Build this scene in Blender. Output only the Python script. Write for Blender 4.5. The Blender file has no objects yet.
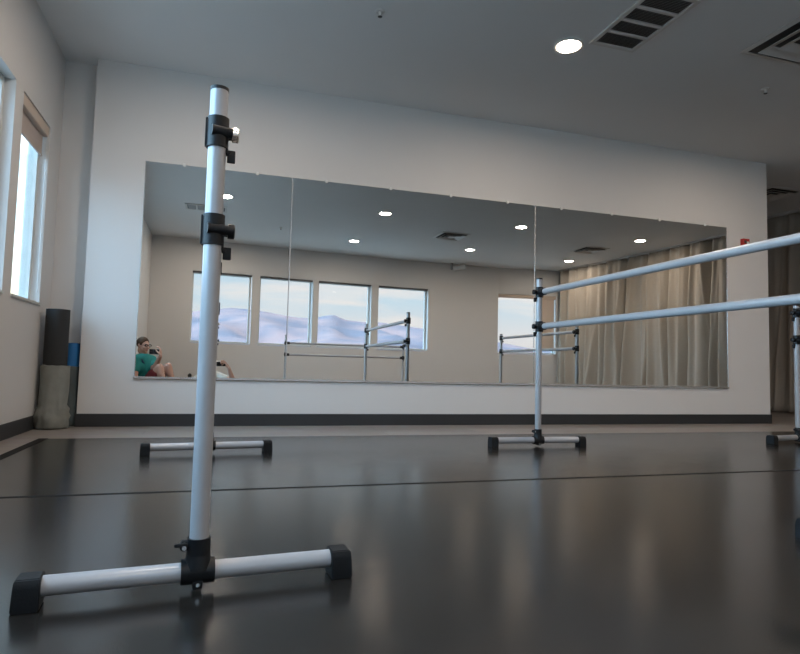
import bpy, bmesh, math, random
from mathutils import Vector, Matrix, noise
random.seed(7)
S = bpy.context.scene
C = S.collection
PI = math.pi
D = 4.8168          # mirror plane, metres in front of the camera
H = 0.48438         # camera height
ZC = 2.7315         # ceiling height

# ------------------------------------------------------------------ materials
def new_mat(name):
    m = bpy.data.materials.new(name); m.use_nodes = True
    nt = m.node_tree; b = nt.nodes['Principled BSDF']
    return m, nt, b

def mat(name, col, rough=.5, metal=0, spec=.5, var=.06, vscale=8, bump=0, bscale=120, rvar=0, coat=0, sheen=0):
    m, nt, b = new_mat(name)
    N, L = nt.nodes, nt.links
    tc = N.new('ShaderNodeTexCoord')
    nz = N.new('ShaderNodeTexNoise'); nz.inputs['Scale'].default_value = vscale; nz.inputs['Detail'].default_value = 4
    L.new(tc.outputs['Object'], nz.inputs['Vector'])
    mx = N.new('ShaderNodeMix'); mx.data_type = 'RGBA'
    mx.inputs[6].default_value = tuple(max(0, c*(1-var)) for c in col)+(1,)
    mx.inputs[7].default_value = tuple(min(1, c*(1+var)) for c in col)+(1,)
    L.new(nz.outputs['Fac'], mx.inputs[0]); L.new(mx.outputs[2], b.inputs['Base Color'])
    b.inputs['Roughness'].default_value = rough
    b.inputs['Metallic'].default_value = metal
    b.inputs['Specular IOR Level'].default_value = spec
    b.inputs['Coat Weight'].default_value = coat
    b.inputs['Sheen Weight'].default_value = sheen
    if rvar:
        mr = N.new('ShaderNodeMapRange')
        mr.inputs['To Min'].default_value = rough-rvar; mr.inputs['To Max'].default_value = rough+rvar
        L.new(nz.outputs['Fac'], mr.inputs['Value']); L.new(mr.outputs[0], b.inputs['Roughness'])
    if bump:
        n2 = N.new('ShaderNodeTexNoise'); n2.inputs['Scale'].default_value = bscale; n2.inputs['Detail'].default_value = 3
        L.new(tc.outputs['Object'], n2.inputs['Vector'])
        bp = N.new('ShaderNodeBump'); bp.inputs['Strength'].default_value = bump; bp.inputs['Distance'].default_value = .004
        L.new(n2.outputs['Fac'], bp.inputs['Height']); L.new(bp.outputs['Normal'], b.inputs['Normal'])
    return m

def emit_mat(name, col, strength):
    m = bpy.data.materials.new(name); m.use_nodes = True
    nt = m.node_tree; nt.nodes.clear()
    e = nt.nodes.new('ShaderNodeEmission'); e.inputs[0].default_value = col+(1,); e.inputs[1].default_value = strength
    o = nt.nodes.new('ShaderNodeOutputMaterial'); nt.links.new(e.outputs[0], o.inputs[0])
    return m

def glass_mat():
    m = bpy.data.materials.new('window glass'); m.use_nodes = True
    nt = m.node_tree; nt.nodes.clear(); N, L = nt.nodes, nt.links
    t = N.new('ShaderNodeBsdfTransparent'); t.inputs[0].default_value = (.95, .97, .96, 1)
    g = N.new('ShaderNodeBsdfGlossy'); g.inputs['Roughness'].default_value = .01
    f = N.new('ShaderNodeFresnel'); ge = N.new('ShaderNodeNewGeometry')
    mr = N.new('ShaderNodeMapRange'); mr.inputs['To Min'].default_value = 1.4; mr.inputs['To Max'].default_value = 1/1.4
    L.new(ge.outputs['Backfacing'], mr.inputs['Value']); L.new(mr.outputs[0], f.inputs[0])
    mx = N.new('ShaderNodeMixShader'); o = N.new('ShaderNodeOutputMaterial')
    L.new(f.outputs[0], mx.inputs[0]); L.new(t.outputs[0], mx.inputs[1]); L.new(g.outputs[0], mx.inputs[2]); L.new(mx.outputs[0], o.inputs[0])
    return m

def mirror_mat():
    m, nt, b = new_mat('mirror silver')
    b.inputs['Base Color'].default_value = (.84, .85, .835, 1)
    b.inputs['Metallic'].default_value = 1; b.inputs['Roughness'].default_value = 0.0
    return m

def plank_mat():
    m, nt, b = new_mat('vinyl plank'); N, L = nt.nodes, nt.links
    tc = N.new('ShaderNodeTexCoord')
    br = N.new('ShaderNodeTexBrick'); br.offset = .37
    br.inputs['Scale'].default_value = 1; br.inputs['Brick Width'].default_value = 1.2; br.inputs['Row Height'].default_value = .18
    br.inputs['Mortar Size'].default_value = .0015; br.inputs['Color1'].default_value = (.36, .32, .295, 1)
    br.inputs['Color2'].default_value = (.29, .255, .23, 1); br.inputs['Mortar'].default_value = (.08, .07, .06, 1)
    L.new(tc.outputs['Object'], br.inputs['Vector'])
    mp = N.new('ShaderNodeMapping'); mp.inputs['Scale'].default_value = (2, 30, 1); L.new(tc.outputs['Object'], mp.inputs[0])
    nz = N.new('ShaderNodeTexNoise'); nz.inputs['Scale'].default_value = 2; nz.inputs['Detail'].default_value = 5; L.new(mp.outputs[0], nz.inputs['Vector'])
    mx = N.new('ShaderNodeMix'); mx.data_type = 'RGBA'; mx.blend_type = 'MULTIPLY'; mx.inputs[0].default_value = .5
    L.new(br.outputs['Color'], mx.inputs[6]); L.new(nz.outputs['Color'], mx.inputs[7]); L.new(mx.outputs[2], b.inputs['Base Color'])
    b.inputs['Roughness'].default_value = .42
    return m

def marley_mat():
    m, nt, b = new_mat('black marley vinyl'); N, L = nt.nodes, nt.links
    tc = N.new('ShaderNodeTexCoord')
    nz = N.new('ShaderNodeTexNoise'); nz.inputs['Scale'].default_value = 2.2; nz.inputs['Detail'].default_value = 6
    L.new(tc.outputs['Object'], nz.inputs['Vector'])
    r = N.new('ShaderNodeMapRange'); r.inputs['To Min'].default_value = .16; r.inputs['To Max'].default_value = .22
    L.new(nz.outputs['Fac'], r.inputs['Value']); L.new(r.outputs[0], b.inputs['Roughness'])
    mx = N.new('ShaderNodeMix'); mx.data_type = 'RGBA'
    mx.inputs[6].default_value = (.011, .0100, .0092, 1); mx.inputs[7].default_value = (.018, .0165, .0152, 1)
    L.new(nz.outputs['Fac'], mx.inputs[0]); L.new(mx.outputs[2], b.inputs['Base Color'])
    n2 = N.new('ShaderNodeTexNoise'); n2.inputs['Scale'].default_value = 260; L.new(tc.outputs['Object'], n2.inputs['Vector'])
    bp = N.new('ShaderNodeBump'); bp.inputs['Strength'].default_value = .08; bp.inputs['Distance'].default_value = .002
    L.new(n2.outputs['Fac'], bp.inputs['Height']); L.new(bp.outputs['Normal'], b.inputs['Normal'])
    b.inputs['Specular IOR Level'].default_value = .8
    return m

def mountain_mat():
    m, nt, b = new_mat('desert mountain rock'); N, L = nt.nodes, nt.links
    tc = N.new('ShaderNodeTexCoord')
    nz = N.new('ShaderNodeTexNoise'); nz.inputs['Scale'].default_value = .006; nz.inputs['Detail'].default_value = 8
    L.new(tc.outputs['Object'], nz.inputs['Vector'])
    cr = N.new('ShaderNodeValToRGB')
    cr.color_ramp.elements[0].position = .38; cr.color_ramp.elements[0].color = (.185, .158, .178, 1)
    cr.color_ramp.elements[1].position = .62; cr.color_ramp.elements[1].color = (.32, .21, .20, 1)
    L.new(nz.outputs['Fac'], cr.inputs[0]); L.new(cr.outputs[0], b.inputs['Base Color'])
    b.inputs['Roughness'].default_value = 1; b.inputs['Specular IOR Level'].default_value = 0
    return m

M = dict(
    wall=mat('wall paint', (.66, .655, .65), .75, var=.015, vscale=3, bump=.12, bscale=180, spec=.25),
    ceil=mat('ceiling paint', (.74, .74, .74), .85, var=.02, vscale=3, bump=.15, bscale=160, spec=.2),
    base=mat('charcoal rubber baseboard', (.022, .024, .027), .5),
    plank=plank_mat(), marley=marley_mat(),
    tape=mat('black floor tape', (.005, .005, .005), .8, spec=.2),
    tube=mat('silver painted aluminium', (.40, .41, .435), .28, metal=.1, var=.03, vscale=20),
    plastic=mat('black plastic', (.006, .0075, .0095), .42, spec=.3, var=.1, vscale=60, bump=.1, bscale=300),
    rubber=mat('black rubber', (.006, .0075, .0095), .6, spec=.25, var=.15, vscale=30, bump=.2, bscale=200),
    chrome=mat('chrome', (.75, .70, .64), .15, metal=1),
    mirror=mirror_mat(), glass=glass_mat(),
    medge=mat('polished mirror edge', (.62, .68, .66), .2, spec=.8),
    alu=mat('aluminium channel', (.75, .75, .76), .25, metal=.8),
    clip=mat('clear plastic clip', (.8, .8, .8), .15, spec=.8),
    frame=mat('white window frame', (.62, .64, .62), .4),
    dark=mat('dark window frame head', (.10, .09, .085), .5),
    shade=mat('beige roller shade', (.50, .42, .38), .8, var=.04, vscale=40),
    shade2=mat('pale roller shade', (.60, .50, .42), .8, var=.04, vscale=40),
    curtain=mat('grey beige velvet', (.40, .36, .31), .8, var=.06, vscale=30, sheen=.25, bump=.1, bscale=400),
    vent=mat('white vent enamel', (.62, .60, .58), .45),
    ventdark=mat('dark vent throat', (.075, .073, .07), .7),
    ventslat=mat('grey vent louvre', (.33, .325, .32), .5),
    lens=emit_mat('lit lamp lens', (1.0, .83, .68), 240),
    white=mat('white plastic', (.7, .7, .69), .4),
    red=mat('red alarm plastic', (.45, .02, .02), .35),
    mat_black=mat('black foam mat', (.018, .02, .022), .75, bump=.3, bscale=150),
    mat_blue=mat('blue foam mat', (.02, .16, .42), .7, bump=.3, bscale=150),
    sack=mat('grey sack cloth', (.21, .22, .205), .9, var=.2, vscale=14, bump=.5, bscale=40),
    sack2=mat('dark grey sack cloth', (.075, .095, .10), .9, var=.2, vscale=14, bump=.5, bscale=40),
    skin=mat('skin', (.58, .34, .26), .5, var=.06, vscale=20),
    hair=mat('brown hair', (.075, .042, .026), .8, var=.3, vscale=60, spec=.1),
    teal=mat('teal cotton', (.02, .27, .27), .85, var=.12, vscale=25),
    maroon=mat('dark red cotton', (.16, .025, .03), .85, var=.1, vscale=25),
    offwhite=mat('off white cotton', (.56, .52, .46), .85, var=.05, vscale=25),
    denim=mat('dark trousers', (.03, .035, .05), .85, var=.15, vscale=25),
    eye=mat('eye dark', (.03, .02, .015), .2), lip=mat('lip', (.42, .18, .15), .5),
    navy=mat('navy print', (.02, .05, .14), .8),
    screen=mat('phone black glass', (.008, .008, .009), .12),
    rock=mountain_mat(),
    desert=mat('desert ground', (.47, .41, .37), 1, var=.2, vscale=.01, spec=0),
)

# ------------------------------------------------------------------ helpers
def link(name, me, m=None, parent=None, loc=None):
    o = bpy.data.objects.new(name, me); C.objects.link(o)
    if m is not None and me is not None and len(me.materials) == 0: me.materials.append(m)
    if parent is not None: o.parent = parent
    if loc is not None: o.location = loc
    return o

def obj(name, bm, m, parent=None, loc=None, smooth=False, ang=35):
    bmesh.ops.recalc_face_normals(bm, faces=bm.faces)
    me = bpy.data.meshes.new(name); 
    if smooth:
        for f in bm.faces: f.smooth = True
        for e in bm.edges:
            if len(e.link_faces) == 2 and e.calc_face_angle(0) > math.radians(ang): e.smooth = False
    bm.to_mesh(me); bm.free()
    return link(name, me, m, parent, loc)

def tag(o, label=None, cat=None, group=None, kind=None):
    if label: o['label'] = label
    if cat: o['category'] = cat
    if group: o['group'] = group
    if kind: o['kind'] = kind
    return o

def thing(name, label, cat, loc=(0, 0, 0), rz=0, group=None):
    o = bpy.data.objects.new(name, None); C.objects.link(o)
    o.location = loc; o.rotation_euler = (0, 0, rz); o.empty_display_size = .1
    return tag(o, label, cat, group)

def struct(name, bm, m, parent=None, label=None, cat=None, smooth=False):
    o = obj(name, bm, m, parent, smooth=smooth)
    if parent is None: tag(o, label, cat, kind='structure')
    return o

def B(): return bmesh.new()

def box(bm, x0, x1, y0, y1, z0, z1, bev=0, rot=None):
    r = bmesh.ops.create_cube(bm, size=1)
    vs = r['verts']
    for v in vs:
        v.co = Vector(((x0+x1)/2+v.co.x*(x1-x0), (y0+y1)/2+v.co.y*(y1-y0), (z0+z1)/2+v.co.z*(z1-z0)))
        if rot: v.co = rot @ v.co
    if bev:
        es = list({e for v in vs for e in v.link_edges})
        bmesh.ops.bevel(bm, geom=es, offset=bev, segments=2, affect='EDGES', profile=.6)
    return bm

def cyl(bm, p, q, r, r2=None, seg=20, caps=True):
    p, q = Vector(p), Vector(q); r2 = r if r2 is None else r2
    d = q-p; mtx = Matrix.Translation((p+q)/2) @ d.to_track_quat('Z', 'Y').to_matrix().to_4x4()
    bmesh.ops.create_cone(bm, cap_ends=caps, segments=seg, radius1=r, radius2=r2, depth=d.length, matrix=mtx)
    return bm

def lathe(bm, prof, seg=28, axis=None, cap=True):
    rings = []
    for r, z in prof:
        rings.append([bm.verts.new((r*math.cos(2*PI*k/seg), r*math.sin(2*PI*k/seg), z)) for k in range(seg)])
    for a, b in zip(rings, rings[1:]):
        for k in range(seg):
            bm.faces.new((a[k], a[(k+1) % seg], b[(k+1) % seg], b[k]))
    if cap:
        bm.faces.new(rings[0][::-1]); bm.faces.new(rings[-1])
    return bm

def tube(bm, pts, r, seg=8):
    for a, b in zip(pts, pts[1:]): cyl(bm, a, b, r, seg=seg)
    return bm

def hexa(bm, P):
    v = [bm.verts.new(p) for p in P]
    for f in ((0, 1, 2, 3), (7, 6, 5, 4), (0, 4, 5, 1), (1, 5, 6, 2), (2, 6, 7, 3), (3, 7, 4, 0)):
        bm.faces.new([v[i] for i in f])

# ------------------------------------------------------------------ setting
BX = [-1.32, 1.5, 3.6, 5.9, 7.3, 8.2]; BY = [-1.735, -2.08, -2.28, -2.30, -2.13, -2.10]
def by(x):
    for i in range(len(BX)-1):
        if x <= BX[i+1]:
            t = (x-BX[i])/(BX[i+1]-BX[i]); return BY[i]+t*(BY[i+1]-BY[i])
    return BY[-1]
XL, XR, YF = -1.18, 8.0, 6.9
bm = B(); box(bm, XL-.2, XR+.2, -2.6, YF+.2, -.2, 0)
struct('floor', bm, M['plank'], label='grey brown wood plank floor around the black dance sheets', cat='floor')
bm = B(); box(bm, XL-.2, XR+.2, -2.6, YF+.2, ZC, ZC+.2)
struct('ceiling', bm, M['ceil'], label='grey painted ceiling with round downlights and vents', cat='ceiling')

# wall carrying the mirror: a thick block standing forward of the corner recess
WX0, WX1 = -.941, 5.487
bm = B(); box(bm, WX0, WX1, D+.008, YF, 0, ZC)
struct('wall_mirror', bm, M['wall'], label='pale grey wall carrying the long mirror', cat='wall')
bm = B(); box(bm, XL-.13, WX0, 4.95, 5.04, 0, ZC)
struct('wall_recess', bm, M['wall'], label='narrow recessed wall behind the rolled mats', cat='wall')
bm = B(); box(bm, WX1, XR+.2, YF, YF+.2, 0, ZC)
struct('wall_far', bm, M['wall'], label='end wall of the passage right of the mirror wall', cat='wall')
bm = B(); box(bm, XR, XR+.2, -2.6, YF, 0, ZC)
struct('wall_right', bm, M['wall'], label='side wall behind the long curtain', cat='wall')

# left wall, three window openings
ZS, ZH = .845, 2.10
LW = [(-.0, 1.75), (2.15, 3.90), (4.05, 4.655)]
def lwall():
    bm = B(); y = -2.6
    for a, b in LW+[(4.95, 4.95)]:
        box(bm, XL-.13, XL, y, a, 0, ZC); y = b
        if b > a:
            box(bm, XL-.13, XL, a, b, 0, ZS); box(bm, XL-.13, XL, a, b, ZH, ZC)
    return bm
struct('wall_left', lwall(), M['wall'], label='pale side wall with windows left of the mirror wall', cat='wall')

# back wall (seen in the mirror), gently faceted, with five openings
BW = [(-.475, .595), (.74, 1.77), (1.885, 2.99), (3.145, 4.25), (5.89, 7.24)]
def bstrip(bm, x0, x1, z0, z1):
    xs = [x0]+[x for x in BX if x0 < x < x1]+[x1]
    for a, b in zip(xs, xs[1:]):
        hexa(bm, [(a, by(a), z0), (b, by(b), z0), (b, by(b)-.2, z0), (a, by(a)-.2, z0),
                  (a, by(a), z1), (b, by(b), z1), (b, by(b)-.2, z1), (a, by(a)-.2, z1)])
bm = B(); x = XL-.13
for a, b in BW+[(XR+.2, XR+.2)]:
    bstrip(bm, x, a, 0, ZC)
    if b > a: bstrip(bm, a, b, 0, ZS-.01); bstrip(bm, a, b, ZH+.055, ZC)
    x = b
struct('wall_back', bm, M['wall'], label='pale wall with five windows opposite the mirror', cat='wall')

# baseboards
bm = B(); box(bm, WX0-.008, WX1+.008, D-.004, D+.01, 0, .093, .002)
struct('baseboard_mirror', bm, M['base'], label='charcoal baseboard under the mirror', cat='baseboard')
bm = B(); box(bm, XL, XL+.012, -1.7, 4.94, 0, .093, .002)
struct('baseboard_left', bm, M['base'], label='charcoal baseboard along the window wall', cat='baseboard')
bm = B(); box(bm, XL+.012, WX0-.01, 4.938, 4.95, 0, .093, .002)
struct('baseboard_recess', bm, M['base'], label='charcoal baseboard in the corner recess', cat='baseboard')
bm = B()
for a, b in zip(BX[:-1], BX[1:]):
    a = max(a, XL+.015); b = min(b, 7.2)
    if b > a: hexa(bm, [(a, by(a), 0), (b, by(b), 0), (b, by(b)+.012, 0), (a, by(a)+.012, 0), (a, by(a), .093), (b, by(b), .093), (b, by(b)+.012, .093), (a, by(a)+.012, .093)])
struct('baseboard_back', bm, M['base'], label='charcoal baseboard opposite the mirror', cat='baseboard')

# windows
wn = [0]
def window(P, u, n, w, z0, z1, label, head='frame', shade=None, drop=0, chain=False, mull=None, d=.115):
    """P start corner on the inner wall face, u along the wall, n pointing outdoors"""
    wn[0] += 1
    P, u, n = Vector(P), Vector(u).normalized(), Vector(n).normalized()
    root = thing('window_%d' % wn[0], label, 'window', P); root['kind'] = 'structure'
    R = Matrix((u, n, (0, 0, 1))).transposed().to_4x4()
    def add(name, bm, m, par=root, smooth=False):
        bm.transform(R); return obj(name, bm, m, par, smooth=smooth)
    f = .035; t = .05
    bm = B()
    box(bm, 0, f, d, d+t, z0, z1); box(bm, w-f, w, d, d+t, z0, z1); box(bm, f, w-f, d, d+t, z0, z0+f); box(bm, f, w-f, d, d+t, z1-f, z1)
    if mull: box(bm, mull-.02, mull+.02, d, d+t, z0+f, z1-f)
    add('frame', bm, M['frame'])
    bm = B(); box(bm, f, w-f, d+.02, d+.028, z0+f, z1-f); add('pane', bm, M['glass'])
    bm = B(); box(bm, -.0, w, -.012, d, z0-.0, z0+.018, .003); add('sill', bm, M['frame'])
    if head == 'dark':
        bm = B(); box(bm, 0.002, w-.002, .03, .10, z1-.028, z1, .004); add('blind_cassette', bm, M['dark'])
    if shade:
        bm = B(); box(bm, .004, w-.004, .006, .058, z1-.075, z1-.002, .01); add('blind_cassette', bm, M['shade2'])
        a, b, m = shade
        bm = B(); box(bm, a, b, .040, .044, z1-drop, z1-.07)
        box(bm, a, b, .035, .049, z1-drop-.018, z1-drop, .004)
        add('roller_shade', bm, m)
    if chain:
        bm = B()
        for q in (.0, .016):
            cyl(bm, (w-.025+q, .012, z0+.10), (w-.025+q, .012, z1-.05), .0022, seg=6)
        cyl(bm, (w-.025, .012, z0+.10), (w-.017, .012, z0+.085), .0022, seg=6); cyl(bm, (w-.017, .012, z0+.085), (w-.009, .012, z0+.10), .0022, seg=6)
        add('blind_chain', bm, M['white'])
    return root
ll = ['tall window on the side wall beside the seated person', 'side wall window cut off at the picture edge', 'tall narrow window with beige shade on the side wall near the corner']
for i, (a, b) in enumerate(LW):
    window((XL, b, 0), (0, -1, 0), (-1, 0, 0), b-a, ZS, ZH, ll[i], d=.06) if i < 2 else \
        window((XL, a, 0), (0, 1, 0), (-1, 0, 0), b-a, ZS, ZH, ll[i], shade=(.02, b-a-.02, M['shade']), drop=.20, chain=True, d=.06)
lb = ['window reflected beside the near pole, pink clouds over the mountain', 'second window from the left in the mirror, crossed by the mirror seam',
      'third window from the left in the mirror, with the mountain peak', 'fourth window from the left in the mirror, behind the barre posts', 'wide window reflected next to the curtain, open sky and half shaded']
for i, (a, b) in enumerate(BW):
    pa, pb = Vector((a, by(a), 0)), Vector((b, by(b), 0))
    u = pb-pa
    if i < 4: window(pa, u, (u.y, -u.x, 0), u.length, ZS, ZH+.05, lb[i], head='dark')
    else: window(pa, u, (u.y, -u.x, 0), u.length, ZS, ZH+.05, lb[i], head='dark', mull=.97, shade=(.99, 1.33, M['shade2']), drop=1.21)

# ------------------------------------------------------------------ dance floor
sheets = [(2.404, 4.09, 'black dance floor sheet nearest the mirror'), (.70, 2.394, 'black dance floor sheet under the nearest barre foot'), (-1.0, .692, 'black dance floor sheet under the person lying down')]
for a, b, lab in sheets:
    bm = B(); box(bm, -.96, 6.4, a, b, 0, .003, .0008)
    tag(obj('dance_floor_sheet', bm, M['marley']), lab, 'dance floor', 'black vinyl dance floor sheets')
bm = B(); box(bm, -.96, 6.4, 2.386, 2.410, .003, .0036)
tag(obj('seam_tape', bm, M['tape']), 'thin black seam line between two dance floor sheets', 'tape')
bm = B(); box(bm, -.995, -.945, .75, 4.10, .0001, .0042, .0005)
tag(obj('edge_tape', bm, M['tape']), 'black tape edging the dance floor along the window wall', 'tape')

# ------------------------------------------------------------------ mirrors
m0, W, zt, zb = -.5742, 2.2057, 1.9931, .3645
xs = [m0, m0+W/2, m0+1.5*W, m0+2.5*W]
ml = ['narrow wall mirror panel showing the seated person', 'middle wall mirror panel showing windows and mountains', 'wall mirror panel farthest along, showing the curtain']
for i in range(3):
    t = thing('mirror', ml[i], 'mirror', ((xs[i]+xs[i+1])/2, D, zb), 0, 'wall mirror panels')
    w = (xs[i+1]-xs[i])/2-.002; hh = zt-zb
    bm = B(); box(bm, -w, w, 0, .0065, .004, hh)
    o = obj('mirror_glass', bm, M['mirror'], t)
    o.data.materials.append(M['medge'])
    for p in o.data.polygons:
        if abs(p.normal.y) < .5: p.material_index = 1
    for sx in ((-w-.001, -w+.004),)+(((w-.004, w+.001),) if i == 2 else ()):
        bm = B(); box(bm, sx[0], sx[1], -.0025, .0, .004, hh, .0008); obj('edge_strip', bm, M['alu'], t)
    n = 2 if i == 0 else 4
    for k in range(n):
        cx = -w+(k+.5)*2*w/n
        bm = B(); box(bm, cx-.011, cx+.011, -.004, .007, hh-.012, hh+.014, .002); obj('clip', bm, M['clip'], t)
bm = B(); box(bm, xs[0]-.004, xs[3]+.004, D-.007, D+.0075, zb-.012, zb+.0035); 
tag(obj('mirror_channel', bm, M['alu']), 'thin metal channel holding the bottom edge of the mirrors', 'trim')

# ------------------------------------------------------------------ barres
RT = .0195
def barre(label, loc, L, rz, hpost, hu, hl, base_rot=(0, 0), chrome=False, group='portable ballet barres'):
    root = thing('ballet_barre', label, 'barre', loc, rz, group)
    for e, sgn in enumerate((-1, 1)):
        y = sgn*L/2
        F = Matrix.Translation((0, y, 0)) @ Matrix.Rotation(0 if sgn < 0 else PI, 4, 'Z')   # bar side = local +y
        G = Matrix.Translation((0, y, 0)) @ Matrix.Rotation(base_rot[e], 4, 'Z')
        def put(name, bm, m, par=root, mt=F, smooth=True):
            bm.transform(mt); return obj(name, bm, m, par, smooth=smooth)
        bm = B(); cyl(bm, (0, 0, .07), (0, 0, hpost), RT, seg=32); p = put('post', bm, M['tube'])
        bm = B(); lathe(bm, [(RT+.0008, hpost-.004), (RT+.0008, hpost+.003), (RT-.004, hpost+.005)], 32); put('post_cap', bm, M['plastic'], p)
        bm = B(); cyl(bm, (-.31, 0, .042), (.31, 0, .042), RT, seg=32); put('base_tube', bm, M['tube'], mt=G)
        for sx in (-1, 1):
            bm = B()
            # rubber foot: square block, wider at the floor, rounded top
            prof = [(-.032, .003), (.032, .003), (.031, .045), (.028, .060), (.024, .064), (-.024, .064), (-.028, .060), (-.031, .045)]
            v0 = [bm.verts.new((sx*.287, a, b)) for a, b in prof]; v1 = [bm.verts.new((sx*(.331 if b > .05 else .335), a, b)) for a, b in prof]
            bm.faces.new(v0); bm.faces.new(v1)
            for k in range(8): bm.faces.new((v0[k], v0[(k+1) % 8], v1[(k+1) % 8], v1[k]))
            bmesh.ops.bevel(bm, geom=list(bm.edges), offset=.0025, segments=2, affect='EDGES')
            put('foot', bm, M['rubber'], mt=G)
        # T joint
        bm = B()
        cyl(bm, (-.034, 0, .042), (.034, 0, .042), .0262, seg=28)
        cyl(bm, (0, 0, .05), (0, 0, .078), .030, .0245, seg=28); cyl(bm, (0, 0, .078), (0, 0, .112), .0245, .0238, seg=28)
        box(bm, -.011, .011, -.022, .022, .010, .03, .004)
        box(bm, -.036, -.014, -.009, .009, .088, .107, .003)
        cyl(bm, (-.030, -.014, .097), (-.030, .014, .097), .0085, seg=14)
        put('base_joint', bm, M['plastic'], mt=G)
        bm = B(); box(bm, -.050, -.022, -.020, -.014, .098, .106, .003); put('wing_lever', bm, M['plastic'], mt=G)
        bm = B(); cyl(bm, (-.030, -.0225, .097), (-.030, -.0135, .097), .0045, seg=12); put('bolt', bm, M['alu'], mt=G)
        bm = B(); cyl(bm, (0, -.0245, .020), (0, -.0215, .020), .004, seg=12); put('bolt', bm, M['alu'], mt=G)
        for zz, up in ((hu, True), (hl, False)):
            bm = B()
            cyl(bm, (0, 0, zz-.034), (0, 0, zz+.034), .0238, seg=28)
            cyl(bm, (0, 0, zz), (0, .066, zz), .0238, seg=28)
            cyl(bm, (0, 0, zz), (.032, 0, zz), .0125, seg=18)
            box(bm, -.0268, -.018, -.008, .008, zz-.032, zz+.032, .002)
            cyl(bm, (-.013, -.0205, zz), (.030, -.010, zz), .0118, seg=18)
            c = put('clamp', bm, M['plastic'])
            bm = B(); lathe(bm, [(.011, 0), (.0165, .001), (.0165, .014), (.013, .016)], 20)
            bm.transform(Matrix.Translation((.030, 0, zz)) @ Matrix.Rotation(PI/2, 4, 'Y'))
            k = put('knob', bm, M['chrome'] if (up and chrome and sgn < 0) else M['plastic'], c)
            if up and chrome and sgn < 0: k['label'] = 'chrome bolt knob'
            bm = B(); cyl(bm, (.012, 0, zz-.036), (.028, 0, zz-.046), .007, seg=10); box(bm, .022, .040, -.005, .005, zz-.064, zz-.036, .003); put('lever', bm, M['plastic'], c)
    for zz in (hu, hl):
        bm = B(); cyl(bm, (0, -L/2+.03, zz), (0, L/2-.03, zz), RT, seg=32); obj('bar', bm, M['tube'], root, smooth=True)
    return root
barre('silver ballet barre whose post stands nearest, left of the mirror centre', (-.018, 2.37, 0), 2.0, 0, 1.094, .994, .775, (math.radians(4.6), math.radians(6.3)), True)
barre('silver two-bar ballet barre running from the mirror seam towards the camera', (2.0025, 2.405, 0), 2.05, .017, 1.078, .990, .767, (0, math.radians(-2)))
barre('silver ballet barre beyond the end of the mirror wall', (4.125, 2.395, 0), 2.0, 0, 1.018, .960, .759, (0, math.radians(9)))
barre('silver ballet barre standing lengthwise below the windows opposite the mirror', (2.26, -1.1, 0), 2.18, -PI/2, 1.0, .862, .657)

# ------------------------------------------------------------------ ceiling fixtures
def downlight(x, y, label):
    t = thing('ceiling_downlight', label, 'ceiling light', (x, y, ZC), 0, 'round recessed ceiling lights')
    bm = B(); lathe(bm, [(.088, 0), (.100, -.001), (.102, -.006), (.094, -.011), (.080, -.009), (.078, 0)], 40, cap=False); obj('trim_ring', bm, M['white'], t, smooth=True)
    bm = B(); lathe(bm, [(.0795, -.0005), (.0795, -.006), (.05, -.009), (.001, -.010)], 40); obj('lamp_lens', bm, M['lens'], t, smooth=True)
lights = [(2.235, 3.5, 'lit round ceiling light seen directly next to the long vent'), (2.285, 1.265, 'lit ceiling light reflected largest in the middle mirror'), (2.285, -.82, 'lit ceiling light reflected over the third window'),
          (4.5, 3.5, 'lit ceiling light at the picture edge below the square vent'), (4.5, 1.285, 'lit ceiling light reflected just left of the mirror seam'), (4.5, -.70, 'lit ceiling light reflected beside the small pale fixture'),
          (6.8, 1.2, 'lit ceiling light reflected high in front of the curtain'), (6.8, -.95, 'lit ceiling light reflected by the curtain corner'),
          (.035, 1.32, 'lit ceiling light reflected behind the nearest barre post'), (.03, 3.5, 'lit ceiling light above the top edge of the picture'), (.03, -.82, 'lit ceiling light over the person lying on the floor')]
for a in lights: downlight(*a)

def grille(x0, x1, y0, y1, axis, n, label):
    t = thing('ceiling_vent', label, 'vent', ((x0+x1)/2, (y0+y1)/2, ZC), 0, 'ceiling vents')
    a, b = (x1-x0)/2, (y1-y0)/2; f = .03; zlo = -.014
    bm = B()
    box(bm, -a, a, -b, -b+f, zlo, 0, .003); box(bm, -a, a, b-f, b, zlo, 0, .003); box(bm, -a, -a+f, -b+f, b-f, zlo, 0, .003); box(bm, a-f, a, -b+f, b-f, zlo, 0, .003)
    la = (b if axis == 'y' else a)-f
    for k in range(1, n):
        c = -la+2*la*k/n
        if axis == 'y': box(bm, -a+f, a-f, c-.011, c+.011, zlo, 0)
        else: box(bm, c-.011, c+.011, -b+f, b-f, zlo, 0)
    obj('vent_frame', bm, M['vent'], t)
    bm = B(); box(bm, -a+f, a-f, -b+f, b-f, -.002, 0); obj('backing', bm, M['ventdark'], t)
    for k in range(n):
        c0 = -la+2*la*k/n+.011; c1 = -la+2*la*(k+1)/n-.011
        bm = B()
        m = 9
        for q in range(m):
            if axis == 'y':
                y = c0+(q+.5)*(c1-c0)/m; hexa(bm, [(-a+f, y-.006, -.010), (a-f, y-.006, -.010), (a-f, y-.004, -.010), (-a+f, y-.004, -.010), (-a+f, y+.004, -.003), (a-f, y+.004, -.003), (a-f, y+.006, -.003), (-a+f, y+.006, -.003)])
            else:
                y = c0+(q+.5)*(c1-c0)/m; hexa(bm, [(y-.006, -b+f, -.010), (y-.004, -b+f, -.010), (y-.004, b-f, -.010), (y-.006, b-f, -.010), (y+.004, -b+f, -.003), (y+.006, -b+f, -.003), (y+.006, b-f, -.003), (y+.004, b-f, -.003)])
        obj('louvre_section', bm, M['ventslat'], t)
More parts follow.
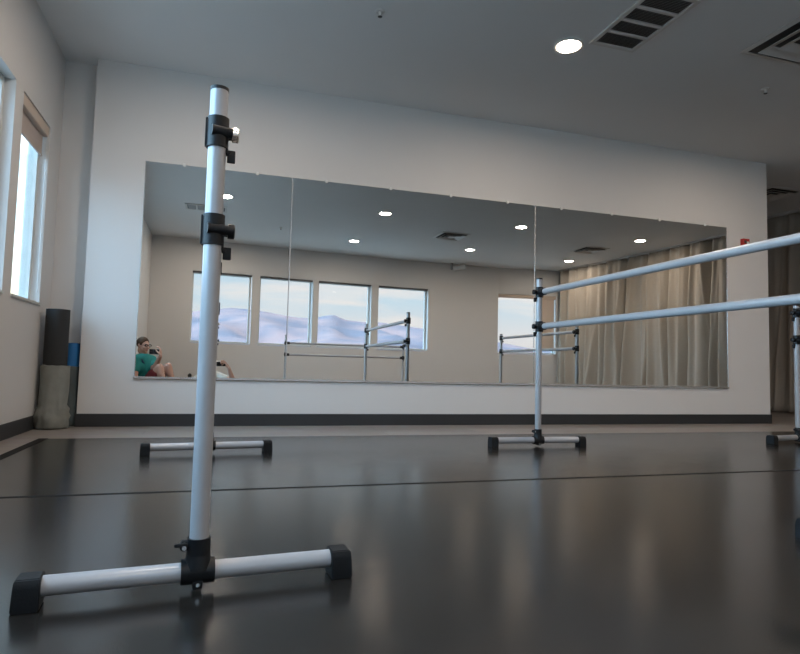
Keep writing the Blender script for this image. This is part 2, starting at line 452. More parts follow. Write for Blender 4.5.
grille(2.34, 2.695, 2.79, 3.415, 'y', 4, 'long ceiling vent with four dark louvred sections next to a light')
grille(-.52, .06, .42, .74, 'x', 4, 'louvred ceiling vent reflected left of the nearest barre post')

def diffuser(cx, cy, s, label):
    t = thing('square_diffuser', label, 'vent', (cx, cy, ZC), 0, 'square ceiling air diffusers')
    a = s/2
    bm = B(); box(bm, -a+.02, a-.02, -a+.02, a-.02, -.003, 0); obj('throat', bm, M['ventdark'], t)
    def ring(o, zi, zo, i):
        bm = B(); q = [(1, 1), (-1, 1), (-1, -1), (1, -1)]; t_ = .004
        A = [bm.verts.new((o*x, o*y, zo)) for x, y in q]; I = [bm.verts.new((i*x, i*y, zi)) for x, y in q]
        A2 = [bm.verts.new((o*x, o*y, zo+t_)) for x, y in q]; I2 = [bm.verts.new((i*x, i*y, zi+t_)) for x, y in q]
        for k in range(4):
            n = (k+1) % 4
            bm.faces.new((A[k], A[n], I[n], I[k])); bm.faces.new((A2[k], A2[n], I2[n], I2[k])); bm.faces.new((A[k], A[n], A2[n], A2[k])); bm.faces.new((I[k], I[n], I2[n], I2[k]))
        return bm
    bm = ring(a, -.012, -.006, a-.035); obj('diffuser_frame', bm, M['vent'], t)
    for k, (o, i) in enumerate(((.21, .150), (.135, .080))):
        o *= s/.6; i *= s/.6
        bm = ring(o+.02, -.010, -.034, i+.02); obj('cone_ring', bm, M['vent'], t)
    bm = B(); box(bm, -.07*s/.6, .07*s/.6, -.07*s/.6, .07*s/.6, -.03, -.024, .003); obj('centre_plate', bm, M['vent'], t)
diffuser(3.72, 2.85, .66, 'square ceiling diffuser cut by the picture edge')
diffuser(3.73, .27, .5, 'square ceiling diffuser reflected in the middle mirror')
diffuser(6.5, .2, .5, 'square ceiling diffuser reflected in front of the curtain')
diffuser(6.45, 5.62, .5, 'ceiling diffuser in the dark passage beyond the mirror wall')

def sprinkler(x, y, label):
    t = thing('ceiling_sprinkler', label, 'sprinkler', (x, y, ZC), 0, 'ceiling sprinkler heads')
    bm = B(); lathe(bm, [(.03, 0), (.028, -.004), (.012, -.006), (.009, -.02), (.004, -.03)], 18); obj('escutcheon', bm, M['vent'], t, smooth=True)
    bm = B(); lathe(bm, [(.002, -.03), (.014, -.034), (.014, -.036), (.002, -.037)], 14); obj('deflector', bm, M['ventdark'], t)
sprinkler(.9, 3.55, 'small sprinkler head on the ceiling above the mirror')
sprinkler(4.03, 3.54, 'small sprinkler head near the square diffuser')
sprinkler(.93, -.28, 'small sprinkler head reflected by the mirror seam')

t = thing('corner_fixture', 'small pale fixture where ceiling meets the window wall, seen in the mirror', 'ceiling fixture', (4.88, -2.235, ZC), 0)
bm = B(); box(bm, -.16, -.12, -.0, .05, -.14, 0, .006); obj('bracket', bm, M['ventslat'], t)
bm = B(); cyl(bm, (-.12, .07, -.125), (.10, .17, -.07), .052, .058, seg=20); obj('housing', bm, M['white'], t, smooth=True)
bm = B(); cyl(bm, (.10, .17, -.07), (.112, .1755, -.067), .052, .044, seg=20); obj('lens_cover', bm, M['white'], t, smooth=True)

t = thing('fire_alarm', 'small red fire alarm box on the wall right of the mirror', 'fire alarm', (5.165, D+.0085, 1.842))
bm = B(); box(bm, -.042, .042, -.04, 0, -.05, .05, .006); obj('housing', bm, M['red'], t)
bm = B(); box(bm, .002, .030, -.046, -.038, -.03, .02, .004); obj('strobe', bm, M['white'], t)
bm = B(); box(bm, -.030, -.004, -.045, -.038, .0, .03, .002); obj('grille', bm, M['ventdark'], t)

# ------------------------------------------------------------------ curtains
CP = [(-2.0, 7.24), (-.7, 7.44), (.5, 7.60), (2.1, 7.68), (3.8, 7.62), (5.6, 7.44), (6.85, 7.34)]
def cx(y):
    for (a, xa), (b, xb) in zip(CP, CP[1:]):
        if y <= b: 
            t = max(0, (y-a)/(b-a)); return xa+t*(xb-xa)
    return CP[-1][1]
def curtain(y0, y1, label, seed, ph):
    rnd = random.Random(seed)
    fr = [(rnd.uniform(3.2, 4.2), rnd.uniform(0, 6.28), .072), (rnd.uniform(6, 8), rnd.uniform(0, 6.28), .056), (rnd.uniform(10, 13), rnd.uniform(0, 6.28), .022), (rnd.uniform(1.2, 1.8), rnd.uniform(0, 6.28), .030)]
    rid = [(rnd.uniform(y0, y1), rnd.uniform(.022, .045), rnd.uniform(-.22, .22)) for _ in range(int((y1-y0)*6))]
    ny, nz = int((y1-y0)/.0125), 26
    bm = B(); grid = []
    for j in range(nz+1):
        row = []; tz = j/nz; z = .012+tz*(ZC-.012-.035)
        for i in range(ny+1):
            y = y0+(y1-y0)*i/ny
            k = 1-tz
            wob = .05*math.sin(y*2.3+seed)*k+.02*math.sin(3*z+y*5)*k
            o = 0
            for f, p, a in fr:
                o += a*math.sin(2*PI*f*(y+wob*.6)/1.0*.55+p+.35*math.sin(1.7*y+p))*(0.75+.45*k)
            for (yr, wr, dr) in rid:
                yy = (y-yr-dr*k)/(wr*(.35+.9*k)); o -= .065*math.exp(-yy*yy)*(.2+k)
            o = o+.012*noise.noise((y*9, z*1.2, seed))
            if tz > .9: o *= 1-.35*(tz-.9)/.1
            row.append(bm.verts.new((cx(y)+o, y, z)))
        grid.append(row)
    for j in range(nz):
        for i in range(ny):
            bm.faces.new((grid[j][i], grid[j][i+1], grid[j+1][i+1], grid[j+1][i]))
    o = obj('curtain', bm, M['curtain'], smooth=True, ang=180)
    md = o.modifiers.new('thick', 'SOLIDIFY'); md.thickness = .004; md.offset = 0
    tag(o, label, 'curtain', 'long grey beige curtains')
    return o
curtain(-1.98, -.02, 'grey beige curtain reflected in the corner next to the half shaded window', 3, 0)
curtain(.0, 2.40, 'grey beige curtain reflected at the far end of the mirror', 11, 0)
curtain(2.41, 4.3, 'grey beige curtain on the side wall past the last mirror edge', 5, 0)
curtain(4.32, 6.82, 'dark looking curtain in the passage beyond the end of the mirror wall', 8, 0)
bm = B()
for (a, xa), (b, xb) in zip(CP, CP[1:]):
    hexa(bm, [(xa-.02, a, ZC-.03), (xb-.02, b, ZC-.03), (xb+.02, b, ZC-.03), (xa+.02, a, ZC-.03), (xa-.02, a, ZC), (xb-.02, b, ZC), (xb+.02, b, ZC), (xa+.02, a, ZC)])
tag(obj('curtain_track', bm, M['vent']), 'pale ceiling track carrying the long curtains', 'curtain track')

# ------------------------------------------------------------------ rolled mats in the recess
def roll(name, label, m, x, y, r, z0, z1, group=None):
    t = thing(name, label, 'rolled mat', (x, y, 0), 0, group)
    bm = B()   # spiral roll with visible end
    n = 150; turns = 5.2; th = .006
    inn, out = [], []
    for i in range(n+1):
        a = turns*2*PI*i/n; rr = .018+(r-.018-th)*i/n
        inn.append((rr*math.cos(a), rr*math.sin(a))); out.append(((rr+th)*math.cos(a), (rr+th)*math.sin(a)))
    V = [[bm.verts.new((p[0], p[1], z)) for p in P] for P in (inn, out) for z in (z0, z1)]
    i0, i1, o0, o1 = V
    for k in range(n):
        bm.faces.new((i0[k], i0[k+1], i1[k+1], i1[k])); bm.faces.new((o0[k], o0[k+1], o1[k+1], o1[k]))
        bm.faces.new((i0[k], i0[k+1], o0[k+1], o0[k])); bm.faces.new((i1[k], i1[k+1], o1[k+1], o1[k]))
    bm.faces.new((i0[0], i1[0], o1[0], o0[0])); bm.faces.new((i0[n], i1[n], o1[n], o0[n]))
    obj('foam_roll', bm, m, t, smooth=True, ang=50)
    return t
RX, RY = -1.064, 4.715
BXX, BYY = -1.003, 4.884
roll('rolled_mat', 'black rolled mat standing in the grey sack in the corner', M['mat_black'], RX-.012, RY, .080, .012, .828, 'rolled mats')
roll('rolled_mat', 'blue rolled mat behind the black one in the corner', M['mat_blue'], BXX, BYY, .048, .012, .60, 'rolled mats')
def sack(x, y, R0, H0, label, m, seed, inner):
  bm = B(); seg = 48
  prof = [(.094, .004), (.105, .02), (.098, .06), (.108, .085), (.094, .11), (.102, .135), (.092, .16), (.090, .26), (.090, .36), (.091, .435), (.0845, .437), (.084, .40)]
  rings = []
  for r, z in prof:
    ring = []; r *= R0/.09; zz = z*H0/.437
    for k in range(seg):
        a = 2*PI*k/seg
        w = .012*noise.noise((3*math.cos(a)+seed, 3*math.sin(a), z*22))*(1.6 if z < .17 else .35)*R0/.09
        rr = max(r+w, inner+.002)
        if z < .13 and R0 > .08: rr += .012*max(0, math.cos(a+2.6))
        ring.append(bm.verts.new((rr*math.cos(a), rr*math.sin(a), zz+(.006*noise.noise((2*math.cos(a)+seed, 2*math.sin(a), 5)) if z > .03 else 0))))
    rings.append(ring)
  for a, b in zip(rings, rings[1:]):
    for k in range(seg): bm.faces.new((a[k], a[(k+1) % seg], b[(k+1) % seg], b[k]))
  bm.faces.new(rings[0][::-1])
  tag(obj('cloth_sack', bm, m, None, (x, y, 0), smooth=True, ang=70), label, 'sack')
sack(RX-.004, RY, .090, .437, 'crumpled grey cloth sack on the floor around the black rolled mat', M['sack'], 0, .081)
sack(BXX, BYY, .054, .43, 'dark grey sack around the blue rolled mat, behind the lighter sack', M['sack2'], 9, .0495)

# ------------------------------------------------------------------ people
def caps(bm, pts, seg=14):
    """chain of (x,y,z,r): spheres joined by tapered cones, later fused into one skin"""
    for i, p in enumerate(pts):
        bmesh.ops.create_uvsphere(bm, u_segments=seg, v_segments=seg//2+2, radius=p[3], matrix=Matrix.Translation(p[:3]))
        if i and (Vector(p[:3])-Vector(pts[i-1][:3])).length > 1e-4:
            q = pts[i-1]; cyl(bm, q[:3], p[:3], q[3], p[3], seg=seg)

def ell(bm, c, rx, ry, rz, rot=None, seg=20):
    m = Matrix.Translation(c) @ (rot.to_4x4() if rot else Matrix()) @ Matrix.Diagonal((rx, ry, rz, 1))
    bmesh.ops.create_uvsphere(bm, u_segments=seg, v_segments=seg//2, radius=1, matrix=m)

def fuse(name, bm, m, parent, vox=.006, smooth=4, extra=()):
    me = bpy.data.meshes.new('tmp'); bm.to_mesh(me); bm.free()
    o = bpy.data.objects.new('tmp', me); C.objects.link(o)
    r = o.modifiers.new('r', 'REMESH'); r.mode = 'VOXEL'; r.voxel_size = vox
    s = o.modifiers.new('s', 'SMOOTH'); s.factor = .5; s.iterations = smooth
    dg = bpy.context.evaluated_depsgraph_get()
    me2 = bpy.data.meshes.new_from_object(o.evaluated_get(dg)); me2.name = name
    bpy.data.objects.remove(o); bpy.data.meshes.remove(me)
    me2.materials.clear(); me2.materials.append(m)
    for p in me2.polygons: p.use_smooth = True
    for em in extra: me2.materials.append(em)
    return link(name, me2, None, parent)

def head(bm, c, R):
    """head centred at c; R columns = right(person's left is -x), forward(+y), up(+z)"""
    def T(x, y, z): return Vector(c)+R @ Vector((x, y, z))
    ell(bm, T(0, -.012, .022), .074, .092, .088, R)
    ell(bm, T(0, .022, -.035), .058, .066, .078, R)
    ell(bm, T(0, .062, -.088), .026, .022, .020, R)          # chin
    ell(bm, T(0, .082, .018), .045, .012, .012, R)            # brow
    caps(bm, [(*T(0, .086, .006), .009), (*T(0, .106, -.028), .012)], 10)   # nose
    ell(bm, T(.014, .094, -.032), .008, .009, .008, R, 10); ell(bm, T(-.014, .094, -.032), .008, .009, .008, R, 10)
    ell(bm, T(0, .082, -.058), .022, .009, .006, R, 10); ell(bm, T(0, .080, -.068), .018, .010, .007, R, 10)
    for s in (-1, 1):
        ell(bm, T(s*.078, -.005, -.012), .008, .020, .032, R, 12)
        ell(bm, T(s*.038, .066, -.030), .022, .018, .018, R, 10)   # cheek
    return T

def paint_face(o, T):
    """eyes and lips get their own material by place on the face"""
    me = o.data
    for p in me.polygons:
        for s in (-1, 1):
            if (p.center-T(s*.032, .080, .000)).length < .013: p.material_index = 1
        if (p.center-T(.012, .090, -.063)).length < .015 or (p.center-T(-.012, .090, -.063)).length < .015: p.material_index = 2

def hair(T, R, parent, m):
    bm = B()
    ell(bm, T(0, -.020, .034), .081, .097, .090, R)
    # cut away the face and the neck
    geom = bm.verts[:]+bm.edges[:]+bm.faces[:]
    bmesh.ops.bisect_plane(bm, geom=geom, plane_co=T(0, .058, .05), plane_no=R @ Vector((0, 1, -.55)), clear_outer=True)
    geom = bm.verts[:]+bm.edges[:]+bm.faces[:]
    bmesh.ops.bisect_plane(bm, geom=geom, plane_co=T(0, 0, -.02), plane_no=R @ Vector((0, .35, -1)), clear_outer=True)
    for v in bm.verts: v.co += .004*noise.noise_vector(v.co*60)
    o = obj('hair', bm, m, parent, smooth=True, ang=180)
    md = o.modifiers.new('t', 'SOLIDIFY'); md.thickness = .010; md.offset = -1
    return o

def basis(f, up=(0, 0, 1)):
    f = Vector(f).normalized(); r = f.cross(Vector(up)).normalized(); u = r.cross(f)
    return Matrix((r, f, u)).transposed()

def hand(bm, wrist, palm_dir, curl_dir, side_dir, thumb_dir, curl=1.0, s=1.0):
    """palm plus five bent fingers; curl_dir = way fingertips bend, side_dir = index to little finger"""
    w, d, c, sd, td = Vector(wrist), Vector(palm_dir).normalized(), Vector(curl_dir).normalized(), Vector(side_dir).normalized(), Vector(thumb_dir).normalized()
    P = lambda v, r: (v.x, v.y, v.z, r)
    for k in (-1.5, -.5, .5, 1.5):
        caps(bm, [P(w, .020*s), P(w+d*.080*s+sd*.019*k*s, .0115*s)], 10)
    for k, ln in zip((-1.5, -.5, .5, 1.5), (.90, 1.0, .95, .76)):
        a = w+d*.082*s+sd*.0205*k*s; pts = [P(a, .0098*s)]; dirv = d.copy()
        for seg_l, ang in ((.040, .35), (.026, .75), (.021, .6)):
            ang *= curl; rr = Matrix.Rotation(ang, 3, d.cross(c).normalized()); dirv = rr @ dirv
            a = a+dirv*seg_l*ln*s; pts.append(P(a, .0085*s))
        caps(bm, pts, 10)
    a = w+d*.022*s-sd*.024*s
    t1 = a+(td*.75-sd*.3+d*.4).normalized()*.040*s; t2 = t1+(td+d*.5).normalized()*.030*s; t3 = t2+(td*.6+d*.7+c*.2).normalized()*.024*s
    caps(bm, [P(w+d*.012*s-sd*.01*s, .018*s), P(a, .016*s), P(t1, .0115*s), P(t2, .010*s), P(t3, .0085*s)], 10)

def shoe(pts_heel, toe, parent, m, up=(0, 0, 1), sole=True):
    bm = B(); h, t = Vector(pts_heel), Vector(toe); d = (t-h).normalized(); u = Vector(up).normalized(); L = (t-h).length
    for f, w, hh in ((.08, .036, .046), (.3, .036, .048), (.55, .041, .038), (.8, .043, .030), (.95, .034, .026)):
        c = h+d*L*f; R = basis(d, u); ell(bm, c+u*(hh-.004), w, L*.17, hh, R, 14)
    o = fuse('shoe', bm, m, parent, .006, 3)
    bm = B()
    R = basis(d, u); n = 20; ring0, ring1 = [], []
    for k in range(n):
        a = 2*PI*k/n; p = h+d*(L*.5+L*.56*math.sin(a))+(d.cross(u))*(.042*math.cos(a)*(1 if math.sin(a) > 0 else .86))
        ring0.append(bm.verts.new(p-u*.006)); ring1.append(bm.verts.new(p+u*.012))
    bm.faces.new(ring0[::-1]); bm.faces.new(ring1)
    for k in range(n): bm.faces.new((ring0[k], ring0[(k+1) % n], ring1[(k+1) % n], ring1[k]))
    obj('sole', bm, M['white'], o)
    return o

# --- seated person, back against the window wall
def seated():
    t = thing('person', 'person in a teal shirt and glasses sitting with knees up, holding a phone', 'person', (-.98, .15, .005))
    O0 = Vector((-.98, .15, 0))
    bm = B()
    pel = (-.985, .15, .105)
    hipL, hipR = (-.965, .23, .105), (-.935, .06, .105)
    shL, shR = (-1.095, .305, .495), (-.905, .095, .495)
    elR, wrR = (-.855, .245, .350), (-.765, .40, .55)
    elL, wrL = (-1.09, .40, .235), (-.93, .40, .15)
    knR, anR = (-.675, .12, .405), (-.55, .14, .075)
    knL, anL = (-.775, .33, .39), (-.66, .38, .075)
    caps(bm, [(*pel, .105), (-1.0, .165, .22, .105), (-1.015, .18, .36, .112), (-1.015, .19, .47, .100), (-1.01, .195, .545, .060), (-1.015, .20, .62, .050)])
    caps(bm, [(*shL, .058), (-1.01, .195, .51, .075), (*shR, .058)])
    caps(bm, [(-1.07, .26, .38, .085), (-.95, .12, .38, .085)])
    for h_, k_, a_ in ((hipL, knL, anL), (hipR, knR, anR)):
        h_, k_, a_ = Vector(h_), Vector(k_), Vector(a_)
        caps(bm, [(*h_, .088), (*(h_*.5+k_*.5), .076), (*(h_*.1+k_*.9), .056), (*k_, .055), (*(k_*.9+a_*.1), .054), (*(k_*.68+a_*.32)-Vector((.012, 0, 0)), .054), (*(k_*.25+a_*.75), .036), (*a_, .034)])
        caps(bm, [(*a_, .034), (*(a_+Vector((.10, .02, -.035))), .030), (*(a_+Vector((.17, .03, -.045))), .024)])
    caps(bm, [(*shR, .052), (*elR, .042), (*(Vector(elR)*.7+Vector(wrR)*.3), .041), (*wrR, .026)])
    caps(bm, [(*shL, .052), (*elL, .042), (*(Vector(elL)*.7+Vector(wrL)*.3), .041), (*wrL, .026)])
    hand(bm, wrR, (.0, .1, 1), (-1, .0, .1), (0.15, -1, 0), (-.9, -.3, .5), .9)
    hand(bm, wrL, (1, -.1, -.15), (0, 0, -1), (0, -1, 0), (.3, .6, .3), .5)
    R = basis((.72, .66, -.08)); hc = (-1.018, .208, .705)
    T = head(bm, hc, R)
    caps(bm, [(*T(0, -.03, -.07), .052), (-1.01, .195, .58, .054)])
    bm.transform(Matrix.Translation(-O0))
    o = fuse('body', bm, M['skin'], t, .0055, 4, (M['eye'], M['lip']))
    T0 = lambda x, y, z: T(x, y, z)-O0
    paint_face(o, T0); hair(T0, R, t, M['hair'])
    # teal shirt
    bm = B()
    caps(bm, [(*pel, .118), (-1.0, .165, .22, .120), (-1.013, .18, .36, .127), (-1.013, .19, .47, .112), (-1.01, .195, .535, .075)])
    caps(bm, [(*shL, .070), (-1.01, .195, .51, .088), (*shR, .070)])
    caps(bm, [(-1.07, .26, .38, .098), (-.95, .12, .38, .098)])
    caps(bm, [(*shR, .066), (*(Vector(shR)*.45+Vector(elR)*.55), .060)]); caps(bm, [(*shL, .066), (*(Vector(shL)*.45+Vector(elL)*.55), .060)])
    bm.transform(Matrix.Translation(-O0)); fuse('shirt', bm, M['teal'], t, .007, 5)
    # chest print: two crossing navy strokes lying on the cloth
    bm = B()
    for a, b in (((-1.03, .315, .50), (-.955, .262, .40)), ((-.955, .262, .43), (-.90, .205, .445))):
        cyl(bm, Vector(a)-O0, Vector(b)-O0, .016, .012, seg=10)
    obj('shirt_print', bm, M['navy'], t, smooth=True)
    # shorts
    bm = B(); caps(bm, [(-1.0, .165, .16, .116), (*pel, .118)])
    for h_, k_ in ((hipL, knL), (hipR, knR)):
        h_, k_ = Vector(h_), Vector(k_); caps(bm, [(*h_, .100), (*(h_*.38+k_*.62), .088)])
    bm.transform(Matrix.Translation(-O0)); fuse('shorts', bm, M['maroon'], t, .007, 5)
    for a_ in (anR, anL):
        a_ = Vector(a_)-O0; shoe(a_+Vector((-.045, -.01, -.066)), a_+Vector((.205, .035, -.066)), t, M['denim'])
    # glasses
    bm = B()
    for s in (-1, 1):
        n = 16; pts = [T0(s*.034+.026*math.cos(2*PI*k/n), .100-.004*abs(s), .002+.018*math.sin(2*PI*k/n)) for k in range(n+1)]
        tube(bm, pts, .0045, 6); tube(bm, [T0(s*.060, .098, .006), T0(s*.080, .05, .006), T0(s*.082, -.01, .002)], .0028, 6)
    tube(bm, [T0(-.010, .104, .006), T0(.010, .104, .006)], .003, 6)
    obj('glasses', bm, M['plastic'], t)
seated()
def phone(name_label, loc, rot, w=.150, h=.074):
    t = thing('phone', name_label, 'phone', loc); t.rotation_euler = rot
    bm = B(); box(bm, -w/2, w/2, -.004, .004, -h/2, h/2, .0035); obj('case', bm, M['screen'], t)
    bm = B(); box(bm, -w/2+.006, w/2-.006, -.0046, -.0038, -h/2+.004, h/2-.004); obj('screen', bm, M['screen'], t)
    bm = B(); box(bm, -w/2+.008, -w/2+.034, .0038, .0056, h/2-.038, h/2-.008, .0015); o = obj('camera_bump', bm, M['plastic'], t)
    for q in (.012, .026):
        bm = B(); cyl(bm, (-w/2+.021, .0054, h/2-q-.003), (-w/2+.021, .0064, h/2-q-.003), .0048, seg=14); obj('lens', bm, M['screen'], o)
    return t
phone('black phone held up by the seated person in teal', (-.838, .425, .615), (0, 0, math.radians(-6)))

# --- person lying on the stomach, propped on one elbow, arm out with the phone
def prone():
    t = thing('person', 'person in off white lying on the floor behind the nearest post, raising a phone', 'person', (-.2, -.8, 0))
    O0 = Vector((-.2, -.8, 0))
    bm = B()
    shL, shR = Vector((-.26, -.37, .215)), Vector((.035, -.30, .278))
    ch = Vector((-.105, -.345, .235)); pel = Vector((-.25, -.86, .115)); ab = Vector((-.165, -.60, .165))
    elR, wrR = Vector((.270, -.13, .20)), Vector((.195, -.03, .405))
    elL, wrL = Vector((-.25, -.20, .045)), Vector((-.04, -.10, .035))
    caps(bm, [(*pel, .108), (*ab, .108), (*(ab*.4+ch*.6), .110), (*ch, .098)])
    caps(bm, [(*(pel+Vector((-.075, -.01, -.01))), .095), (*(pel+Vector((.075, .015, -.01))), .095)])
    caps(bm, [(*(ab+Vector((-.06, .1, .02))), .088), (*(ab+Vector((.06, .12, .03))), .088)])
    caps(bm, [(*shL, .058), (*ch, .078), (*shR, .058)])
    caps(bm, [(*ch, .06), (-.09, -.345, .325, .052), (-.085, -.35, .385, .05)])
    caps(bm, [(*shR, .054), (*elR, .041), (*(elR*.7+wrR*.3), .040), (*wrR, .026)])
    caps(bm, [(*shL, .054), (*elL, .042), (*(elL*.7+wrL*.3), .038), (*wrL, .025)])
    hand(bm, wrR, (-.5, .10, .6), (-1, .35, -.1), (.1, -.2, -1), (-.6, -.75, .2), .75)
    hand(bm, wrL, (1, .25, 0), (0, 0, -1), (0, 1, 0), (.4, -.5, .1), .4)
    for hp, kn, an in (((-.335, -.90, .105), (-.40, -1.27, .062), (-.43, -1.56, .19)), ((-.175, -.88, .105), (-.185, -1.26, .062), (-.17, -1.56, .19))):
        hp, kn, an = Vector(hp), Vector(kn), Vector(an)
        caps(bm, [(*hp, .092), (*(hp*.5+kn*.5), .074), (*kn, .055), (*(kn*.65+an*.35), .054), (*an, .035)])
        caps(bm, [(*an, .036), (*(an+Vector((0, -.02, -.09))), .030), (*(an+Vector((0, .02, -.15))), .024)])
    R = basis((.12, 1, .06)); T = head(bm, (-.085, -.375, .470), R)
    caps(bm, [(*T(0, -.03, -.07), .052), (*ch, .056)])
    bm.transform(Matrix.Translation(-O0)); o = fuse('body', bm, M['skin'], t, .0055, 4, (M['eye'], M['lip']))
    T0 = lambda x, y, z: T(x, y, z)-O0
    paint_face(o, T0); hair(T0, R, t, M['hair'])
    bm = B()
    caps(bm, [(*(pel*.8+ab*.2), .116), (*ab, .120), (*(ab*.4+ch*.6), .122), (*ch, .110)])
    caps(bm, [(*(ab+Vector((-.06, .1, .02))), .1), (*(ab+Vector((.06, .12, .03))), .1)])
    caps(bm, [(*shL, .070), (*ch, .090), (*shR, .070)])
    caps(bm, [(*shR, .066), (*(shR*.45+elR*.55), .058)]); caps(bm, [(*shL, .066), (*(shL*.45+elL*.55), .058)])
    bm.transform(Matrix.Translation(-O0)); fuse('shirt', bm, M['offwhite'], t, .007, 5)
    bm = B(); caps(bm, [(*(pel+Vector((-.075, -.01, -.01))), .105), (*(pel+Vector((.075, .015, -.01))), .105)])
    for hp, kn, an in (((-.335, -.90, .105), (-.40, -1.27, .070), (-.43, -1.56, .19)), ((-.175, -.88, .105), (-.185, -1.26, .070), (-.17, -1.56, .19))):
        hp, kn, an = Vector(hp), Vector(kn), Vector(an); caps(bm, [(*hp, .102), (*(hp*.5+kn*.5), .084), (*kn, .066), (*(kn*.65+an*.35), .062), (*(kn*.12+an*.88), .050)])
    bm.transform(Matrix.Translation(-O0)); fuse('trousers', bm, M['denim'], t, .007, 5)
    for an in ((-.43, -1.56, .19), (-.17, -1.56, .19)):
        an = Vector(an)-O0; shoe(an+Vector((0, -.035, .062)), an+Vector((0, .03, -.175)), t, M['plastic'], up=(0, 1, .25))
prone()
phone('black phone raised in one hand by the person lying on the floor', (.070, -.014, .466), (0, 0, 0))

# ------------------------------------------------------------------ outdoors
RP = [(-1.2, .055), (-.6, .075), (-.25, .070), (-.041, .0811), (-.013, .0866), (.016, .0913), (.041, .091), (.062, .0889), (.088, .0853), (.126, .0805), (.152, .0801), (.167, .0825), (.188, .0879), (.209, .0801), (.237, .0773), (.27, .0789), (.307, .0762), (.35, .0719), (.498, .052), (.573, .040), (.8, .022), (1.4, .012)]
def ridge(a):
    for (x0, z0), (x1, z1) in zip(RP, RP[1:]):
        if a <= x1: return z0+(z1-z0)*max(0, (a-x0)/(x1-x0))
    return RP[-1][1]
bm = B(); na, nr = 260, 44; Y0, Y1, Y2 = 900., 2400., 3200.
G = []
for j in range(nr+1):
    row = []; Y = Y0+(Y2-Y0)*j/nr
    for i in range(na+1):
        a = -1.2+2.6*i/na; x = a*Y
        hR = ridge(a)*Y1
        p = (Y-Y0)/(Y1-Y0) if Y <= Y1 else 1-(Y-Y1)/(Y2-Y1)*.7
        n = noise.fractal(Vector((x*.004, Y*.0035, 1.3)), 1, 2.1, 6)
        g = abs(noise.noise(Vector((x*.006+Y*.0011, Y*.0012, 4.))))
        z = hR*(max(0, p)**1.25)+n*26*min(1, p*2)*(1-max(0, p-.86)/.14*.9 if p > .86 else 1)-g*70*p*(1-p)*2
        row.append(bm.verts.new((x, -Y, -6+z+ (6+H)*p)))
    G.append(row)
for j in range(nr):
    for i in range(na): bm.faces.new((G[j][i], G[j][i+1], G[j+1][i+1], G[j+1][i]))
struct('mountain', bm, M['rock'], label='pink and blue desert mountain range seen through the windows', cat='mountain', smooth=True)
bm = B(); box(bm, -6000, 6000, -7000, 6000, -8, -6); struct('ground', bm, M['desert'], label='desert ground outside', cat='ground')

# sky
w = bpy.data.worlds.new('sky'); S.world = w; w.use_nodes = True
nt = w.node_tree; N, L = nt.nodes, nt.links; N.clear()
tc = N.new('ShaderNodeTexCoord'); sp = N.new('ShaderNodeSeparateXYZ'); L.new(tc.outputs['Generated'], sp.inputs[0])
cr = N.new('ShaderNodeValToRGB'); L.new(sp.outputs['Z'], cr.inputs[0])
els = cr.color_ramp.elements
els[0].position = 0; els[0].color = (.80, .76, .80, 1); els[1].position = 1; els[1].color = (.30, .45, .62, 1)
for p, c in ((.05, (.98, .93, .97)), (.11, (.74, .90, 1.06)), (.22, (.66, .86, 1.05)), (.45, (.42, .62, .82))):
    e = els.new(p); e.color = c+(1,)
mp = N.new('ShaderNodeMapping'); mp.inputs['Scale'].default_value = (2.2, 2.2, 13); L.new(tc.outputs['Generated'], mp.inputs[0])
nz = N.new('ShaderNodeTexNoise'); nz.inputs['Scale'].default_value = 2.2; nz.inputs['Detail'].default_value = 7; nz.inputs['Distortion'].default_value = .4; L.new(mp.outputs[0], nz.inputs['Vector'])
cm = N.new('ShaderNodeMapRange'); cm.inputs['From Min'].default_value = .45; cm.inputs['From Max'].default_value = .68; L.new(nz.outputs['Fac'], cm.inputs['Value'])
cl = N.new('ShaderNodeMix'); cl.data_type = 'RGBA'; cl.inputs[7].default_value = (1.12, 1.02, 1.02, 1)
L.new(cm.outputs[0], cl.inputs[0]); L.new(cr.outputs[0], cl.inputs[6])
# sunset side (towards -x) brighter with a warm band low down
dt = N.new('ShaderNodeVectorMath'); dt.operation = 'DOT_PRODUCT'; dt.inputs[1].default_value = (-.75, .66, 0); L.new(tc.outputs['Generated'], dt.inputs[0])
sm = N.new('ShaderNodeMapRange'); sm.inputs['From Min'].default_value = .25; sm.inputs['From Max'].default_value = 1; L.new(dt.outputs['Value'], sm.inputs['Value'])
cr2 = N.new('ShaderNodeValToRGB'); L.new(sp.outputs['Z'], cr2.inputs[0])
e2 = cr2.color_ramp.elements
e2[0].position = 0; e2[0].color = (3.0, 2.5, 1.7, 1); e2[1].position = 1; e2[1].color = (1.2, 2.0, 3.0, 1)
for p, c in ((.08, (2.7, 2.5, 2.0)), (.17, (2.2, 2.7, 2.9)), (.35, (1.5, 2.6, 3.5))):
    e = e2.new(p); e.color = c+(1,)
c3 = N.new('ShaderNodeMix'); c3.data_type = 'RGBA'; c3.inputs[7].default_value = (3.4, 3.3, 3.2, 1); L.new(cm.outputs[0], c3.inputs[0]); L.new(cr2.outputs[0], c3.inputs[6])
fin = N.new('ShaderNodeMix'); fin.data_type = 'RGBA'; L.new(sm.outputs[0], fin.inputs[0]); L.new(cl.outputs[2], fin.inputs[6]); L.new(c3.outputs[2], fin.inputs[7])
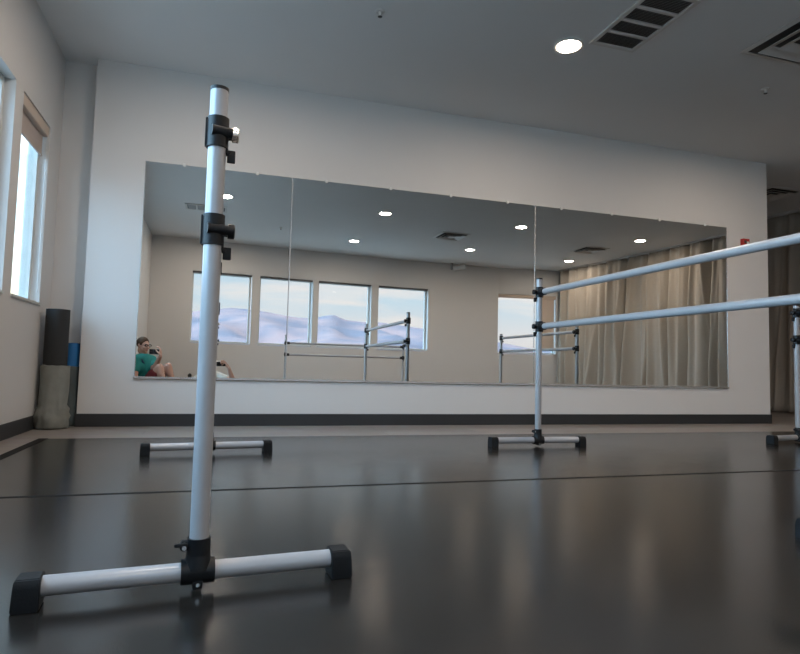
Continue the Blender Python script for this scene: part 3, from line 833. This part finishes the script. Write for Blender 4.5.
# high and western sky, out of view, boosted as added fill for the room
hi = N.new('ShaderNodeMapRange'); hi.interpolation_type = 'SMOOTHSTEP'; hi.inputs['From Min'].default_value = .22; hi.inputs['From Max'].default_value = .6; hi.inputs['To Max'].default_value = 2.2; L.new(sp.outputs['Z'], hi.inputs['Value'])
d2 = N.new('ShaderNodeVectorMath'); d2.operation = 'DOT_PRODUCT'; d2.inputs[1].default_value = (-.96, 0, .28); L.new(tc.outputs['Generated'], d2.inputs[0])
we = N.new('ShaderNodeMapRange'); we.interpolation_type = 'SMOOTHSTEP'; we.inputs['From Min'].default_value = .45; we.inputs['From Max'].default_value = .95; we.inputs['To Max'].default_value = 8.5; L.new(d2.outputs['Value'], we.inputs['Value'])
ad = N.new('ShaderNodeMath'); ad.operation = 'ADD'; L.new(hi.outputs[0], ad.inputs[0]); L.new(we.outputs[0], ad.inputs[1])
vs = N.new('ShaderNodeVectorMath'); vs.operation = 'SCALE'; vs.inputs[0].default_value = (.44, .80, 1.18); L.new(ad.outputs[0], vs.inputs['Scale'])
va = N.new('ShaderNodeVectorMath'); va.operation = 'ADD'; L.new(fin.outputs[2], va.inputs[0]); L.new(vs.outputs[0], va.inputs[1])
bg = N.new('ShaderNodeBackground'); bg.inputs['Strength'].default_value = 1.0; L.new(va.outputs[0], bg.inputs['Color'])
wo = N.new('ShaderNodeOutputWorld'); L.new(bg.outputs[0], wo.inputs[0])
sun = bpy.data.lights.new('sun', 'SUN'); sun.energy = 1.6; sun.color = (1, .70, .62); sun.angle = math.radians(4)
so = bpy.data.objects.new('evening_sun', sun); C.objects.link(so)
so.rotation_euler = Vector((-.28, -1, -.30)).to_track_quat('-Z', 'Y').to_euler()

# ------------------------------------------------------------------ camera
Rm = [[0.9556709842299534, -0.29338686060845653, 0.024841898543914234], [-0.04329077587631911, -0.056556479731880514, 0.9974604119083442], [0.29123680849950667, 0.954319398641069, 0.06675033147760523]]
cd = bpy.data.cameras.new('camera'); cam = bpy.data.objects.new('camera', cd); C.objects.link(cam)
r, u, f = (Vector(v) for v in Rm)
cam.matrix_world = Matrix.Translation((0, 0, H)) @ Matrix((r, u, -f)).transposed().to_4x4()
cd.sensor_width = 36; cd.lens = 599.03/800*36; cd.clip_start = .02; cd.clip_end = 12000
S.camera = cam
S.view_settings.view_transform = 'Standard'; S.view_settings.look = 'None'; S.view_settings.gamma = 1; S.view_settings.exposure = .07
S.view_settings.use_curve_mapping = False
S.cycles.use_denoising = True
S.cycles.max_bounces = 10; S.cycles.diffuse_bounces = 6; S.cycles.glossy_bounces = 6; S.cycles.transparent_max_bounces = 16
S.cycles.caustics_reflective = False; S.cycles.sample_clamp_indirect = 6
